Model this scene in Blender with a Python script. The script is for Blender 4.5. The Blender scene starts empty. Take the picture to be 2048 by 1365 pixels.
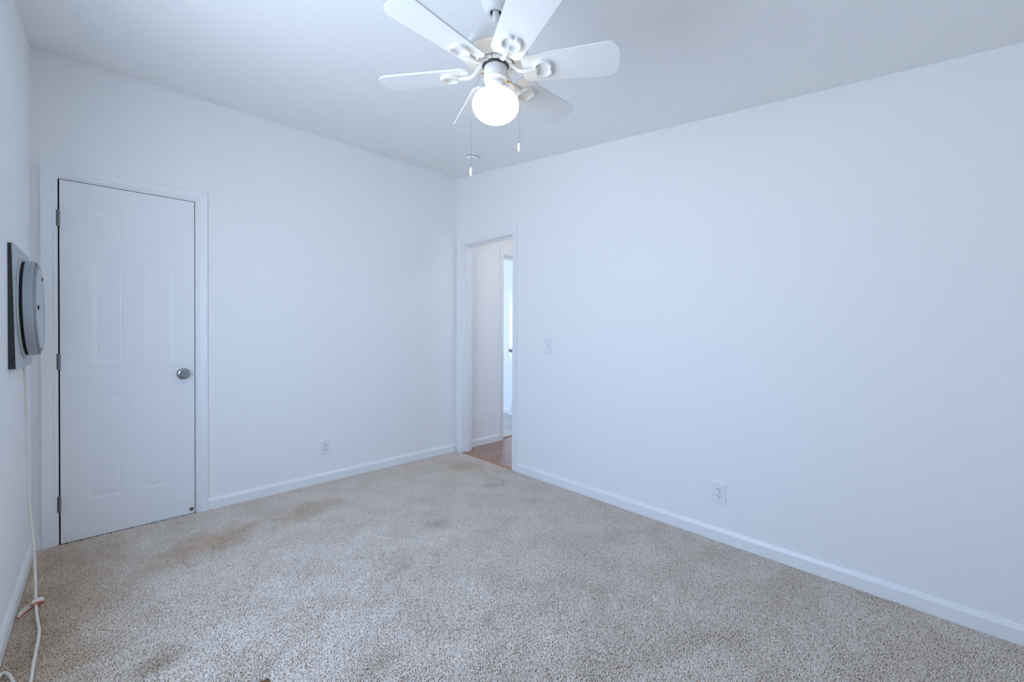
import bpy, bmesh, math, random
from mathutils import Vector, Matrix
random.seed(7)
S = bpy.context.scene
COL = S.collection

# ------------------------------------------------------------------ camera
cam_d = bpy.data.cameras.new('camera')
cam = bpy.data.objects.new('camera', cam_d)
COL.objects.link(cam)
S.camera = cam
FWD = Vector((0.69379724, 0.72013231, -0.00740547)).normalized()
RGT = Vector((0.72016541, -0.69379399, 0.00341729)).normalized()
UPV = RGT.cross(FWD).normalized()
M = Matrix((RGT, UPV, -FWD)).transposed().to_4x4()
M.translation = Vector((0, 0, 1.18))
cam.matrix_world = M
cam_d.sensor_fit = 'HORIZONTAL'
cam_d.sensor_width = 36.0
cam_d.lens = 849.18 / 2048 * 36.0
cam_d.shift_y = -(682.5 - 668.99) / 2048
cam_d.clip_start = 0.02

# ------------------------------------------------------------------ light
w = bpy.data.worlds.new('sky')
S.world = w
w.use_nodes = True
bg = w.node_tree.nodes['Background']
_wt = w.node_tree
_tc = _wt.nodes.new('ShaderNodeTexCoord'); _sx = _wt.nodes.new('ShaderNodeSeparateXYZ')
_mr = _wt.nodes.new('ShaderNodeMapRange'); _mx = _wt.nodes.new('ShaderNodeMix'); _mx.data_type = 'RGBA'
_mr.inputs['From Min'].default_value = -0.15; _mr.inputs['From Max'].default_value = 0.25
_wt.links.new(_tc.outputs['Generated'], _sx.inputs[0]); _wt.links.new(_sx.outputs['Z'], _mr.inputs['Value'])
_wt.links.new(_mr.outputs[0], _mx.inputs['Factor'])
_mx.inputs[6].default_value = (0.79, 0.955, 1.19, 1)      # pale ground outside
_mx.inputs[7].default_value = (0.575, 0.83, 1.275, 1)      # blue sky
_wt.links.new(_mx.outputs[2], bg.inputs['Color'])
bg.inputs['Strength'].default_value = 7.3
WIN = dict(y0=0.72, y1=2.20, z0=0.72, z1=1.90)        # opening of the window in the left wall

def portal(name, loc, rot, sx, sy):
    d = bpy.data.lights.new(name, 'AREA')
    d.shape = 'RECTANGLE'; d.size = sx; d.size_y = sy; d.energy = 1
    d.cycles.is_portal = True
    o = bpy.data.objects.new(name, d); COL.objects.link(o)
    o.location = loc; o.rotation_euler = rot
    return o

def lamp(name, loc, watts, color, size):
    d = bpy.data.lights.new(name, 'POINT')
    d.energy = watts; d.color = color; d.shadow_soft_size = size
    o = bpy.data.objects.new(name, d); COL.objects.link(o)
    o.location = loc
    return o

S.view_settings.view_transform = 'Standard'
S.view_settings.look = 'None'
S.view_settings.gamma = 1.0
S.view_settings.use_curve_mapping = False
S.view_settings.exposure = 0.0
S.cycles.max_bounces = 14
S.cycles.diffuse_bounces = 10
S.cycles.caustics_reflective = False
S.cycles.caustics_refractive = False
S.cycles.sample_clamp_indirect = 6.0

# ------------------------------------------------------------------ materials
def mat(name, col, rough=0.5, metal=0.0, spec=0.5):
    m = bpy.data.materials.new(name); m.use_nodes = True
    b = m.node_tree.nodes['Principled BSDF']
    b.inputs['Base Color'].default_value = (*col, 1)
    b.inputs['Roughness'].default_value = rough
    b.inputs['Metallic'].default_value = metal
    b.inputs['Specular IOR Level'].default_value = spec
    return m

class NT:
    def __init__(s, m):
        s.t = m.node_tree; s.b = s.t.nodes['Principled BSDF']
    def n(s, typ, **kw):
        x = s.t.nodes.new(typ)
        for k, v in kw.items():
            if k in x.inputs: x.inputs[k].default_value = v
            else: setattr(x, k, v)
        return x
    def l(s, a, b): s.t.links.new(a, b)

def bumped(name, col, rough, scale, dist, strength=0.3, detail=3.0, spec=0.5, stretch=None, var=0.0):
    m = mat(name, col, rough, spec=spec); N = NT(m)
    tc = N.n('ShaderNodeTexCoord')
    src = tc.outputs['Object']
    if stretch:
        mp = N.n('ShaderNodeMapping'); mp.inputs['Scale'].default_value = stretch
        N.l(src, mp.inputs['Vector']); src = mp.outputs['Vector']
    no = N.n('ShaderNodeTexNoise', Scale=scale, Detail=detail, Roughness=0.55)
    N.l(src, no.inputs['Vector'])
    bu = N.n('ShaderNodeBump', Strength=strength, Distance=dist)
    N.l(no.outputs['Fac'], bu.inputs['Height'])
    N.l(bu.outputs['Normal'], N.b.inputs['Normal'])
    return m

WALL = (0.885, 0.885, 0.88)
M_wall = bumped('wall_paint', WALL, 0.62, 110, 0.004, 0.16, 2.0, 0.35)
M_ceil = bumped('ceiling_paint', (0.88, 0.88, 0.875), 0.75, 85, 0.006, 0.22, 2.5, 0.25)
M_trim = mat('trim_paint', (0.875, 0.88, 0.885), 0.35)
M_door = bumped('door_paint', (0.865, 0.87, 0.88), 0.24, 60, 0.0012, 0.10, 3.0, 0.5, stretch=(9, 9, 0.6))
M_plastic = mat('white_plastic', (0.84, 0.845, 0.85), 0.35)
M_slot = mat('dark_slot', (0.02, 0.022, 0.028), 0.7)
M_dark = mat('dark_gap', (0.012, 0.012, 0.014), 0.9)  # near-black that mostly stands for shade in gaps, recesses and the closet
M_hinge = mat('hinge_metal', (0.22, 0.22, 0.235), 0.42, 0.7)
M_chrome = mat('satin_nickel', (0.36, 0.37, 0.39), 0.16, 1.0)
M_brown = mat('brown_rubber', (0.07, 0.035, 0.018), 0.6)
M_tan = mat('tan_rubber', (0.30, 0.20, 0.14), 0.6)
M_fan = mat('fan_white', (0.76, 0.76, 0.75), 0.35)
M_blade = mat('blade_white', (0.835, 0.84, 0.84), 0.42)
M_lamplit = mat('motor_lamplit', (0.88, 0.85, 0.80), 0.35)  # warm glow of the globe put into the motor's underside colour
M_chain = mat('chain_metal', (0.42, 0.38, 0.36), 0.35, 0.8)
M_brass = mat('brass_socket', (0.55, 0.34, 0.18), 0.35, 0.7)
M_fly = mat('motor_steel', (0.26, 0.255, 0.25), 0.5, 0.5)
M_ink = mat('ink', (0.18, 0.18, 0.20), 0.6)
M_vent = mat('grey_plastic', (0.50, 0.52, 0.54), 0.45)
M_ventd = mat('grey_plastic_deep', (0.40, 0.42, 0.44), 0.42)
M_ventbox = bumped('dark_board', (0.045, 0.05, 0.055), 0.8, 30, 0.002, 0.3)
M_cord = mat('cord_vinyl', (0.80, 0.765, 0.68), 0.45)
M_strap = bumped('strap_fabric', (0.80, 0.77, 0.71), 0.85, 400, 0.001, 0.4)
M_red = mat('strap_red', (0.62, 0.035, 0.01), 0.6)
M_leaf = bumped('dry_leaf', (0.16, 0.075, 0.03), 0.7, 80, 0.003, 0.5)
M_thr = bumped('threshold_wood', (0.42, 0.22, 0.13), 0.4, 20, 0.001, 0.2, stretch=(1, 8, 8))

# opal glass globe that is switched on
M_globe = bpy.data.materials.new('lit_opal_glass'); M_globe.use_nodes = True
_b = M_globe.node_tree.nodes['Principled BSDF']
_b.inputs['Base Color'].default_value = (0.9, 0.88, 0.84, 1)
_b.inputs['Roughness'].default_value = 0.15
_b.inputs['Emission Color'].default_value = (1.0, 0.86, 0.66, 1)
_b.inputs['Emission Strength'].default_value = 2.3

M_dome = bpy.data.materials.new('lit_hall_lamp'); M_dome.use_nodes = True
_b = M_dome.node_tree.nodes['Principled BSDF']
_b.inputs['Emission Color'].default_value = (1.0, 0.92, 0.83, 1)
_b.inputs['Emission Strength'].default_value = 13.0

def make_wood():
    m = mat('laminate_wood', (0.28, 0.13, 0.075), 0.28); N = NT(m)
    tc = N.n('ShaderNodeTexCoord')
    # planks run along the hall (x); the grain is stretched along them
    mp = N.n('ShaderNodeMapping'); mp.inputs['Scale'].default_value = (1.2, 14, 1)
    N.l(tc.outputs['Object'], mp.inputs['Vector'])
    no = N.n('ShaderNodeTexNoise', Scale=4.0, Detail=6.0, Roughness=0.6)
    N.l(mp.outputs['Vector'], no.inputs['Vector'])
    br = N.n('ShaderNodeTexBrick')
    br.inputs['Scale'].default_value = 1.0
    br.inputs['Mortar Size'].default_value = 0.0015
    br.inputs['Brick Width'].default_value = 1.2
    br.inputs['Row Height'].default_value = 0.12
    br.inputs['Color1'].default_value = (0.38, 0.225, 0.16, 1)
    br.inputs['Color2'].default_value = (0.44, 0.27, 0.195, 1)
    br.inputs['Mortar'].default_value = (0.12, 0.06, 0.04, 1)
    N.l(tc.outputs['Object'], br.inputs['Vector'])
    rp = N.n('ShaderNodeValToRGB')
    rp.color_ramp.elements[0].position = 0.3; rp.color_ramp.elements[0].color = (0.55, 0.5, 0.48, 1)
    rp.color_ramp.elements[1].position = 0.7; rp.color_ramp.elements[1].color = (1.15, 1.15, 1.15, 1)
    N.l(no.outputs['Fac'], rp.inputs['Fac'])
    mx = N.n('ShaderNodeMix', data_type='RGBA', blend_type='MULTIPLY')
    mx.inputs['Factor'].default_value = 1.0
    N.l(br.outputs['Color'], mx.inputs[6]); N.l(rp.outputs['Color'], mx.inputs[7])
    N.l(mx.outputs[2], N.b.inputs['Base Color'])
    return m
M_wood = make_wood()

def make_carpet(name, base, dark, stains):
    m = mat(name, base, 1.0, spec=0.1); N = NT(m)
    tc = N.n('ShaderNodeTexCoord'); P = tc.outputs['Object']
    # tufts: two warped noises, the fine one paints shade into the gaps between the yarns
    wn = N.n('ShaderNodeTexNoise', Scale=60.0, Detail=2.0)
    N.l(P, wn.inputs['Vector'])
    off = N.n('ShaderNodeVectorMath', operation='MULTIPLY_ADD')
    off.inputs[1].default_value = (0.02, 0.02, 0.02)
    N.l(wn.outputs['Color'], off.inputs[0]); N.l(P, off.inputs[2])
    f1 = N.n('ShaderNodeTexNoise', Scale=190.0, Detail=2.5, Roughness=0.65)
    N.l(off.outputs[0], f1.inputs['Vector'])
    r1 = N.n('ShaderNodeValToRGB')
    e = r1.color_ramp.elements
    e[0].position = 0.33; e[0].color = (0.42, 0.37, 0.33, 1)
    e[1].position = 0.56; e[1].color = (1.0, 1.0, 1.0, 1)
    e.new(0.46).color = (0.84, 0.82, 0.80, 1)
    N.l(f1.outputs['Fac'], r1.inputs['Fac'])
    # large mottling where the pile was trodden one way or the other
    f2 = N.n('ShaderNodeTexNoise', Scale=4.6, Detail=5.0, Roughness=0.62, Distortion=0.4)
    N.l(P, f2.inputs['Vector'])
    r2 = N.n('ShaderNodeValToRGB')
    r2.color_ramp.elements[0].position = 0.36; r2.color_ramp.elements[0].color = (*dark, 1)
    r2.color_ramp.elements[1].position = 0.60; r2.color_ramp.elements[1].color = (*base, 1)
    N.l(f2.outputs['Fac'], r2.inputs['Fac'])
    cur = r2.outputs['Color']
    # brown stains with their own places and soft ragged outlines
    for (sx, sy, rx, ry, ang, amt, sc) in stains:
        mp = N.n('ShaderNodeMapping', vector_type='TEXTURE')
        mp.inputs['Location'].default_value = (sx, sy, 0)
        mp.inputs['Rotation'].default_value = (0, 0, ang)
        mp.inputs['Scale'].default_value = (rx, ry, 1)
        N.l(P, mp.inputs['Vector'])
        ln = N.n('ShaderNodeVectorMath', operation='LENGTH')
        N.l(mp.outputs['Vector'], ln.inputs[0])
        wob = N.n('ShaderNodeTexNoise', Scale=9.0, Detail=4.0)
        N.l(P, wob.inputs['Vector'])
        ad = N.n('ShaderNodeMath', operation='MULTIPLY_ADD')
        ad.inputs[1].default_value = 1.3
        N.l(wob.outputs['Fac'], ad.inputs[0]); N.l(ln.outputs['Value'], ad.inputs[2])
        rg = N.n('ShaderNodeMapRange')
        rg.inputs['From Min'].default_value = 0.75; rg.inputs['From Max'].default_value = 1.65
        rg.inputs['To Min'].default_value = amt; rg.inputs['To Max'].default_value = 0.0
        N.l(ad.outputs[0], rg.inputs['Value'])
        mx = N.n('ShaderNodeMix', data_type='RGBA', blend_type='MULTIPLY')
        N.l(rg.outputs[0], mx.inputs['Factor'])
        N.l(cur, mx.inputs[6]); mx.inputs[7].default_value = (*sc, 1)
        cur = mx.outputs[2]
    mx = N.n('ShaderNodeMix', data_type='RGBA', blend_type='MULTIPLY')
    mx.inputs['Factor'].default_value = 1.0
    N.l(cur, mx.inputs[6]); N.l(r1.outputs['Color'], mx.inputs[7])
    N.l(mx.outputs[2], N.b.inputs['Base Color'])
    bu = N.n('ShaderNodeBump', Strength=0.9, Distance=0.008)
    N.l(f1.outputs['Fac'], bu.inputs['Height'])
    N.l(bu.outputs['Normal'], N.b.inputs['Normal'])
    return m

BR = (0.80, 0.66, 0.52)
M_carpet = make_carpet('carpet', (0.98, 0.88, 0.785), (0.89, 0.78, 0.675), [
    (0.42, 2.85, 0.34, 0.22, 0.2, 0.8, BR),
    (0.95, 2.93, 0.34, 0.17, 0.25, 0.62, BR),
    (2.25, 2.95, 0.20, 0.25, 0.0, 0.5, BR),
    (-0.14, 2.65, 0.36, 1.2, 0.0, 0.85, (0.82, 0.72, 0.61)),
    (2.14, 2.43, 0.13, 0.05, -0.7, 0.7, (0.70, 0.66, 0.63)),
    (1.46, 2.17, 0.10, 0.09, 0.0, 0.7, (0.72, 0.66, 0.60)),
    (1.05, 1.88, 0.16, 0.08, 0.5, 0.6, (0.76, 0.71, 0.66)),
    (0.15, 1.95, 0.12, 0.08, 0.6, 0.7, (0.72, 0.65, 0.58)),
    (0.71, 1.40, 0.10, 0.08, 0.2, 0.7, (0.72, 0.65, 0.58)),
])
def make_pile():
    m = M_carpet.copy(); m.name = 'carpet_yarn'
    t = m.node_tree; b = t.nodes['Principled BSDF']
    for l in list(b.inputs['Normal'].links): t.links.remove(l)
    for nd in t.nodes:                                  # yarn to yarn colour differences only
        if nd.type == 'VALTORGB' and len(nd.color_ramp.elements) == 3:
            e = nd.color_ramp.elements
            e[0].position = .36; e[0].color = (.74, .68, .62, 1)
            e[1].position = .45; e[1].color = (.94, .93, .92, 1)
            e[2].position = .54; e[2].color = (1, 1, 1, 1)
    return m
M_pile = make_pile()
M_back = mat('carpet_backing', (0.62, 0.46, 0.33), 1.0, spec=0.05)
M_carpet2 = make_carpet('grey_carpet', (0.80, 0.79, 0.78), (0.66, 0.65, 0.64), [])

# ------------------------------------------------------------------ mesh helpers
def link(name, bm, m, parent=None, smooth=False, sharp=35):
    me = bpy.data.meshes.new(name)
    bmesh.ops.recalc_face_normals(bm, faces=bm.faces)
    bm.to_mesh(me); bm.free()
    me.materials.append(m)
    if smooth:
        for p in me.polygons: p.use_smooth = True
        me.set_sharp_from_angle(angle=math.radians(sharp))
    o = bpy.data.objects.new(name, me); COL.objects.link(o)
    if parent is not None: o.parent = parent
    return o

def tag(o, label=None, cat=None, group=None, kind=None):
    if label: o['label'] = label
    if cat: o['category'] = cat
    if group: o['group'] = group
    if kind: o['kind'] = kind
    return o

def thing(name, loc, label, cat, rot=(0, 0, 0), group=None, kind=None):
    o = bpy.data.objects.new(name, None); COL.objects.link(o)
    o.empty_display_size = 0.05
    o.location = loc; o.rotation_euler = rot
    return tag(o, label, cat, group, kind)

def box(bm, x0, x1, y0, y1, z0, z1, bev=0.0, seg=2):
    vs = [bm.verts.new((x, y, z)) for x in (x0, x1) for y in (y0, y1) for z in (z0, z1)]
    F = [(0, 1, 3, 2), (4, 6, 7, 5), (0, 4, 5, 1), (2, 3, 7, 6), (0, 2, 6, 4), (1, 5, 7, 3)]
    fs = [bm.faces.new([vs[i] for i in f]) for f in F]
    if bev:
        es = list({e for f in fs for e in f.edges})
        bmesh.ops.bevel(bm, geom=es, offset=bev, segments=seg, affect='EDGES', profile=0.5)
    return vs

def prism(bm, pts, axis, a, b):
    """polygon pts (2D) swept along an axis from a to b"""
    def v(p, t):
        if axis == 'x': return (t, p[0], p[1])
        if axis == 'y': return (p[0], t, p[1])
        return (p[0], p[1], t)
    A = [bm.verts.new(v(p, a)) for p in pts]; B = [bm.verts.new(v(p, b)) for p in pts]
    n = len(pts)
    for i in range(n): bm.faces.new((A[i], A[(i + 1) % n], B[(i + 1) % n], B[i]))
    bm.faces.new(A); bm.faces.new(B[::-1])

def lathe(bm, prof, n=40, cx=0, cy=0, a0=0.0, a1=2 * math.pi):
    full = abs(a1 - a0 - 2 * math.pi) < 1e-6
    k = n if full else n + 1
    rings = []
    for (r, z) in prof:
        if r < 1e-6: rings.append([bm.verts.new((cx, cy, z))])
        else: rings.append([bm.verts.new((cx + r * math.cos(a0 + (a1 - a0) * i / n), cy + r * math.sin(a0 + (a1 - a0) * i / n), z)) for i in range(k)])
    for A, B in zip(rings, rings[1:]):
        for i in range(n):
            j = (i + 1) % k
            if len(A) == 1 and len(B) == 1: continue
            if len(A) == 1: bm.faces.new((A[0], B[j], B[i]))
            elif len(B) == 1: bm.faces.new((A[i], A[j], B[0]))
            else: bm.faces.new((A[i], A[j], B[j], B[i]))

def catmull(pts, sub=6, closed=False):
    P = [Vector(p) for p in pts]; n = len(P); out = []
    rng = range(n if closed else n - 1)
    for i in rng:
        p0 = P[(i - 1) % n] if closed or i > 0 else P[0] * 2 - P[1]
        p1 = P[i]; p2 = P[(i + 1) % n]
        p3 = P[(i + 2) % n] if closed or i + 2 < n else P[-1] * 2 - P[-2]
        for k in range(sub):
            t = k / sub
            out.append(0.5 * ((2 * p1) + (p2 - p0) * t + (2 * p0 - 5 * p1 + 4 * p2 - p3) * t * t + (3 * p1 - p0 - 3 * p2 + p3) * t ** 3))
    if not closed: out.append(P[-1])
    return out

def tube(bm, pts, rad, n=10, closed=False, flat=1.0, up=Vector((0, 0, 1)), caps=True):
    """tube of elliptical section; rad may be a list; flat scales the section along 'up'"""
    P = [Vector(p) for p in pts]; m = len(P); rings = []
    for i, p in enumerate(P):
        if closed: t = (P[(i + 1) % m] - P[(i - 1) % m])
        else: t = P[min(i + 1, m - 1)] - P[max(i - 1, 0)]
        t.normalize()
        u = up - t * up.dot(t)
        if u.length < 1e-3: u = Vector((1, 0, 0)) - t * t.x
        u.normalize(); s = t.cross(u)
        r = rad[i] if isinstance(rad, (list, tuple)) else rad
        rings.append([bm.verts.new(p + s * (r * math.cos(2 * math.pi * k / n)) + u * (r * flat * math.sin(2 * math.pi * k / n))) for k in range(n)])
    for i in range(m if closed else m - 1):
        A = rings[i]; B = rings[(i + 1) % m]
        for k in range(n): bm.faces.new((A[k], A[(k + 1) % n], B[(k + 1) % n], B[k]))
    if not closed and caps:
        bm.faces.new(rings[0][::-1]); bm.faces.new(rings[-1])

def sphere(bm, c, rx, ry=None, rz=None, u=16, v=10):
    ry = ry or rx; rz = rz or rx
    bmesh.ops.create_uvsphere(bm, u_segments=u, v_segments=v, radius=1.0,
        matrix=Matrix.Translation(c) @ Matrix.Diagonal((rx, ry, rz, 1)))

def disc_prism(bm, c, r, axis, h, n=24):
    """short cylinder whose base sits at c and rises h along axis ('x-','y-',...)"""
    d = {'x-': Vector((-1, 0, 0)), 'y-': Vector((0, -1, 0)), 'x+': Vector((1, 0, 0)), 'z+': Vector((0, 0, 1)), 'z-': Vector((0, 0, -1))}[axis]
    a = Vector((0, 0, 1)) if abs(d.z) < .5 else Vector((1, 0, 0))
    s = d.cross(a)
    c = Vector(c)
    A = [bm.verts.new(c + r * (a * math.cos(2 * math.pi * k / n) + s * math.sin(2 * math.pi * k / n))) for k in range(n)]
    B = [bm.verts.new(v.co + d * h) for v in A]
    for k in range(n): bm.faces.new((A[k], A[(k + 1) % n], B[(k + 1) % n], B[k]))
    bm.faces.new(A[::-1]); bm.faces.new(B)

# ------------------------------------------------------------------ room shell
XL, XR, YB = -0.2733, 2.5045, 3.389
YN = -0.85                                   # wall behind the camera
CZ, CS = 2.6736, 0.11096
def cz(y): return CZ + CS * (y - YB)
T = 0.115                                    # wall thickness
# doorway to the hall in the right wall
D2 = dict(y0=2.594, y1=3.290, z=2.002)
# closet door in the back wall
D1 = dict(x0=-0.1765, x1=0.4290, z=2.006)
# doorway in the end wall of the hall
D3 = dict(x0=3.137, x1=3.905, z=2.004)
HX = 4.16                                    # right side of hall and far room
HZ = 2.44

def structure(o, label, cat): return tag(o, label, cat, kind='structure')

bm = bmesh.new()
box(bm, XL - T, D1['x0'] - .018, YB, YB + T, 0, CZ + .01)
box(bm, D1['x1'] + .018, XR + T, YB, YB + T, 0, CZ + .01)
box(bm, D1['x0'] - .018, D1['x1'] + .018, YB, YB + T, D1['z'] + .018, CZ + .01)
structure(link('wall_back', bm, M_wall), 'white textured wall with the closed closet door', 'wall')

bm = bmesh.new()
def sidewall(x0, x1, y0, y1, z0=None):
    prism(bm, [(y0, z0 if z0 else 0), (y1, z0 if z0 else 0), (y1, cz(y1) + .01), (y0, cz(y0) + .01)], 'x', x0, x1)
sidewall(XR, XR + T, YN, D2['y0'] - .018)
sidewall(XR, XR + T, D2['y1'] + .018, YB)
sidewall(XR, XR + T, D2['y0'] - .018, D2['y1'] + .018, D2['z'] + .018)
structure(link('wall_right', bm, M_wall), 'long bare white wall with the light switch and open doorway', 'wall')

bm = bmesh.new()
sidewall(XL - T, XL, YN, WIN['y0'])
sidewall(XL - T, XL, WIN['y1'], YB)
sidewall(XL - T, XL, WIN['y0'], WIN['y1'], WIN['z1'])
box(bm, XL - T, XL, WIN['y0'], WIN['y1'], 0, WIN['z0'])
structure(link('wall_left', bm, M_wall), 'white wall at the left edge behind the grey round vent', 'wall')

bm = bmesh.new()
box(bm, XL - T, XR + T, YN - T, YN, 0, cz(YN) + .01)
structure(link('wall_near', bm, M_wall), 'white wall behind the viewpoint', 'wall')

bm = bmesh.new()
prism(bm, [(YN - T, cz(YN - T)), (YB + T, cz(YB + T)), (YB + T, cz(YB + T) + .12), (YN - T, cz(YN - T) + .12)], 'x', XL - T, XR + T)
structure(link('ceiling', bm, M_ceil), 'white vaulted ceiling sloping up to the closet wall', 'ceiling')

bm = bmesh.new()
box(bm, XL - T, XR + .012, YN - T, YB, -.06, -.007)
structure(link('floor', bm, M_back), 'beige speckled carpet of the bedroom with brown stains', 'floor')

bm = bmesh.new()
box(bm, XR + .012, HX + .2, 1.2, YB + .055, -.06, -.002)
structure(link('floor_hall', bm, M_wood), 'brown wood laminate floor of the hall', 'floor')
bm = bmesh.new()
box(bm, 1.6, HX + .2, YB + .055, 6.2, -.06, 0.0)
structure(link('floor_far', bm, M_carpet2), 'grey carpet of the room beyond the hall', 'floor')

bm = bmesh.new()
box(bm, XR + T, D3['x0'] - .018, YB, YB + T, 0, 2.75)
box(bm, D3['x1'] + .018, HX + .2, YB, YB + T, 0, 2.75)
box(bm, D3['x0'] - .018, D3['x1'] + .018, YB, YB + T, D3['z'] + .018, 2.75)
structure(link('wall_hall_end', bm, M_wall), 'white end wall of the hall seen through the doorway', 'wall')
bm = bmesh.new()
box(bm, HX, HX + T, 1.2, YB, 0, 2.6)
structure(link('wall_hall_right', bm, M_wall), 'white side wall of the hall', 'wall')
bm = bmesh.new()
HW = dict(x0=3.0, x1=3.6, z0=1.1, z1=1.75)  # opening for the added hall window
box(bm, XR + T, HW['x0'], 1.2 - T, 1.2, 0, 2.6); box(bm, HW['x1'], HX + T, 1.2 - T, 1.2, 0, 2.6)
box(bm, HW['x0'], HW['x1'], 1.2 - T, 1.2, 0, HW['z0']); box(bm, HW['x0'], HW['x1'], 1.2 - T, 1.2, HW['z1'], 2.6)
structure(link('wall_hall_near', bm, M_wall), 'white near end wall of the hall', 'wall')
bm = bmesh.new()
box(bm, XR + T, HX + T, 1.2 - T, YB, HZ, HZ + .1)
structure(link('ceiling_hall', bm, M_ceil), 'flat white ceiling of the hall', 'ceiling')
# far room
bm = bmesh.new()
box(bm, HX, HX + T, YB + T, 6.2, 0, 2.6)
structure(link('wall_far_right', bm, M_wall), 'bright white wall of the room beyond the hall', 'wall')
bm = bmesh.new()
box(bm, 1.6 - T, 1.6, YB + T, 6.2, 0, 2.6)
structure(link('wall_far_left', bm, M_wall), 'left wall of the room beyond the hall', 'wall')
bm = bmesh.new()
FW = dict(x0=2.1, x1=3.7, z0=.70, z1=1.80)
box(bm, 1.6 - T, FW['x0'], 6.2, 6.2 + T, 0, 2.6); box(bm, FW['x1'], HX + T, 6.2, 6.2 + T, 0, 2.6)
box(bm, FW['x0'], FW['x1'], 6.2, 6.2 + T, 0, FW['z0']); box(bm, FW['x0'], FW['x1'], 6.2, 6.2 + T, FW['z1'], 2.6)
structure(link('wall_far_back', bm, M_wall), 'window wall of the room beyond the hall', 'wall')
bm = bmesh.new()
box(bm, 1.6 - T, HX + T, YB + T, 6.2 + T, 2.5, 2.6)
structure(link('ceiling_far', bm, M_ceil), 'ceiling of the room beyond the hall', 'ceiling')
# closet interior behind the closed door, its darkness put into a black colour
bm = bmesh.new()
box(bm, XL - T, XL, YB + T, 4.1, 0, 2.3); box(bm, .9, .9 + T, YB + T, 4.1, 0, 2.3)
box(bm, XL - T, .9 + T, 4.1, 4.1 + T, 0, 2.3); box(bm, XL - T, .9 + T, YB + T, 4.1, 2.2, 2.3)
box(bm, XL - T, .9 + T, YB, 4.1, -.06, -.001)
structure(link('wall_closet', bm, M_dark), 'closet walls behind the door, coloured black to look unlit', 'wall')

# ------------------------------------------------------------------ windows that let the daylight in
def window(name, cx, cy, z0, z1, half, axis, label):
    r = structure(thing(name, (cx, cy, z0), label, 'window'), label, 'window')
    hw = half; h = z1 - z0; f = .045; d = .035
    def bx(b, u0, u1, v0, v1, dd):
        if axis == 'x': box(b, -dd, dd, u0, u1, v0, v1, .004)
        else: box(b, u0, u1, -dd, dd, v0, v1, .004)
    b = bmesh.new()
    bx(b, -hw, -hw + f, 0, h, d); bx(b, hw - f, hw, 0, h, d); bx(b, -hw + f, hw - f, 0, f, d); bx(b, -hw + f, hw - f, h - f, h, d)
    link('window_frame', b, M_trim, r)
    b = bmesh.new(); bx(b, -.02, .02, f, h - f, .02)
    link('mullion', b, M_trim, r)
    return r
window('window_1', XL - T / 2, (WIN['y0'] + WIN['y1']) / 2, WIN['z0'], WIN['z1'], (WIN['y1'] - WIN['y0']) / 2, 'x', 'window in the left wall beside the viewpoint')
portal('sky_portal', (XL - T - .01, (WIN['y0'] + WIN['y1']) / 2, (WIN['z0'] + WIN['z1']) / 2), (0, -math.pi / 2, 0), WIN['z1'] - WIN['z0'], WIN['y1'] - WIN['y0'])
window('added_window', (HW['x0'] + HW['x1']) / 2, 1.2 - T / 2, HW['z0'], HW['z1'], (HW['x1'] - HW['x0']) / 2, 'y', 'unseen window added at the near end to daylight the hall')  # added out of view to brighten the hall's end wall
portal('added_window_portal', ((HW['x0'] + HW['x1']) / 2, 1.2 - T - .01, (HW['z0'] + HW['z1']) / 2), (math.pi / 2, 0, 0), HW['x1'] - HW['x0'], HW['z1'] - HW['z0'])
window('window_2', (FW['x0'] + FW['x1']) / 2, 6.2 + T / 2, FW['z0'], FW['z1'], (FW['x1'] - FW['x0']) / 2, 'y', 'window of the room beyond the hall')
portal('far_sky_portal', ((FW['x0'] + FW['x1']) / 2, 6.2 + T + .01, (FW['z0'] + FW['z1']) / 2), (-math.pi / 2, 0, 0), FW['x1'] - FW['x0'], FW['z1'] - FW['z0'])

# ------------------------------------------------------------------ baseboards
BBP = [(0, -.007), (.012, -.007), (.012, .054), (.0112, .0555), (.0045, .0715), (.003, .073), (0, .073)]
def baseboard(name, p0, p1, nrm, label):
    """profile along the line p0->p1 (xy); nrm points into the room"""
    bm = bmesh.new(); n = Vector((*nrm, 0))
    A = [bm.verts.new(Vector((*p0, z)) + n * t) for t, z in BBP]
    B = [bm.verts.new(Vector((*p1, z)) + n * t) for t, z in BBP]
    k = len(BBP)
    for i in range(k): bm.faces.new((A[i], A[(i + 1) % k], B[(i + 1) % k], B[i]))
    bm.faces.new(A); bm.faces.new(B[::-1])
    structure(link(name, bm, M_trim), label, 'baseboard')
CW = .058
baseboard('baseboard_back', (D1['x1'] + .006 + CW, YB), (XR - .0, YB), (0, -1), 'white baseboard along the closet wall below the outlet')
baseboard('baseboard_back_corner', (XL + .012, YB), (D1['x0'] - .006 - CW, YB), (0, -1), 'short white baseboard between the corner and the closet door')
baseboard('baseboard_right', (XR, YN), (XR, D2['y0'] - .006 - CW), (-1, 0), 'long white baseboard along the right wall')
baseboard('baseboard_left', (XL, YN), (XL, YB), (1, 0), 'white baseboard at the left edge behind the cord')
baseboard('baseboard_hall', (XR + T, YB), (D3['x0'] - .006 - CW, YB), (0, -1), 'white baseboard of the hall through the doorway')
baseboard('baseboard_far', (HX, YB + T), (HX, 6.2), (-1, 0), 'white baseboard of the far room')

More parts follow.
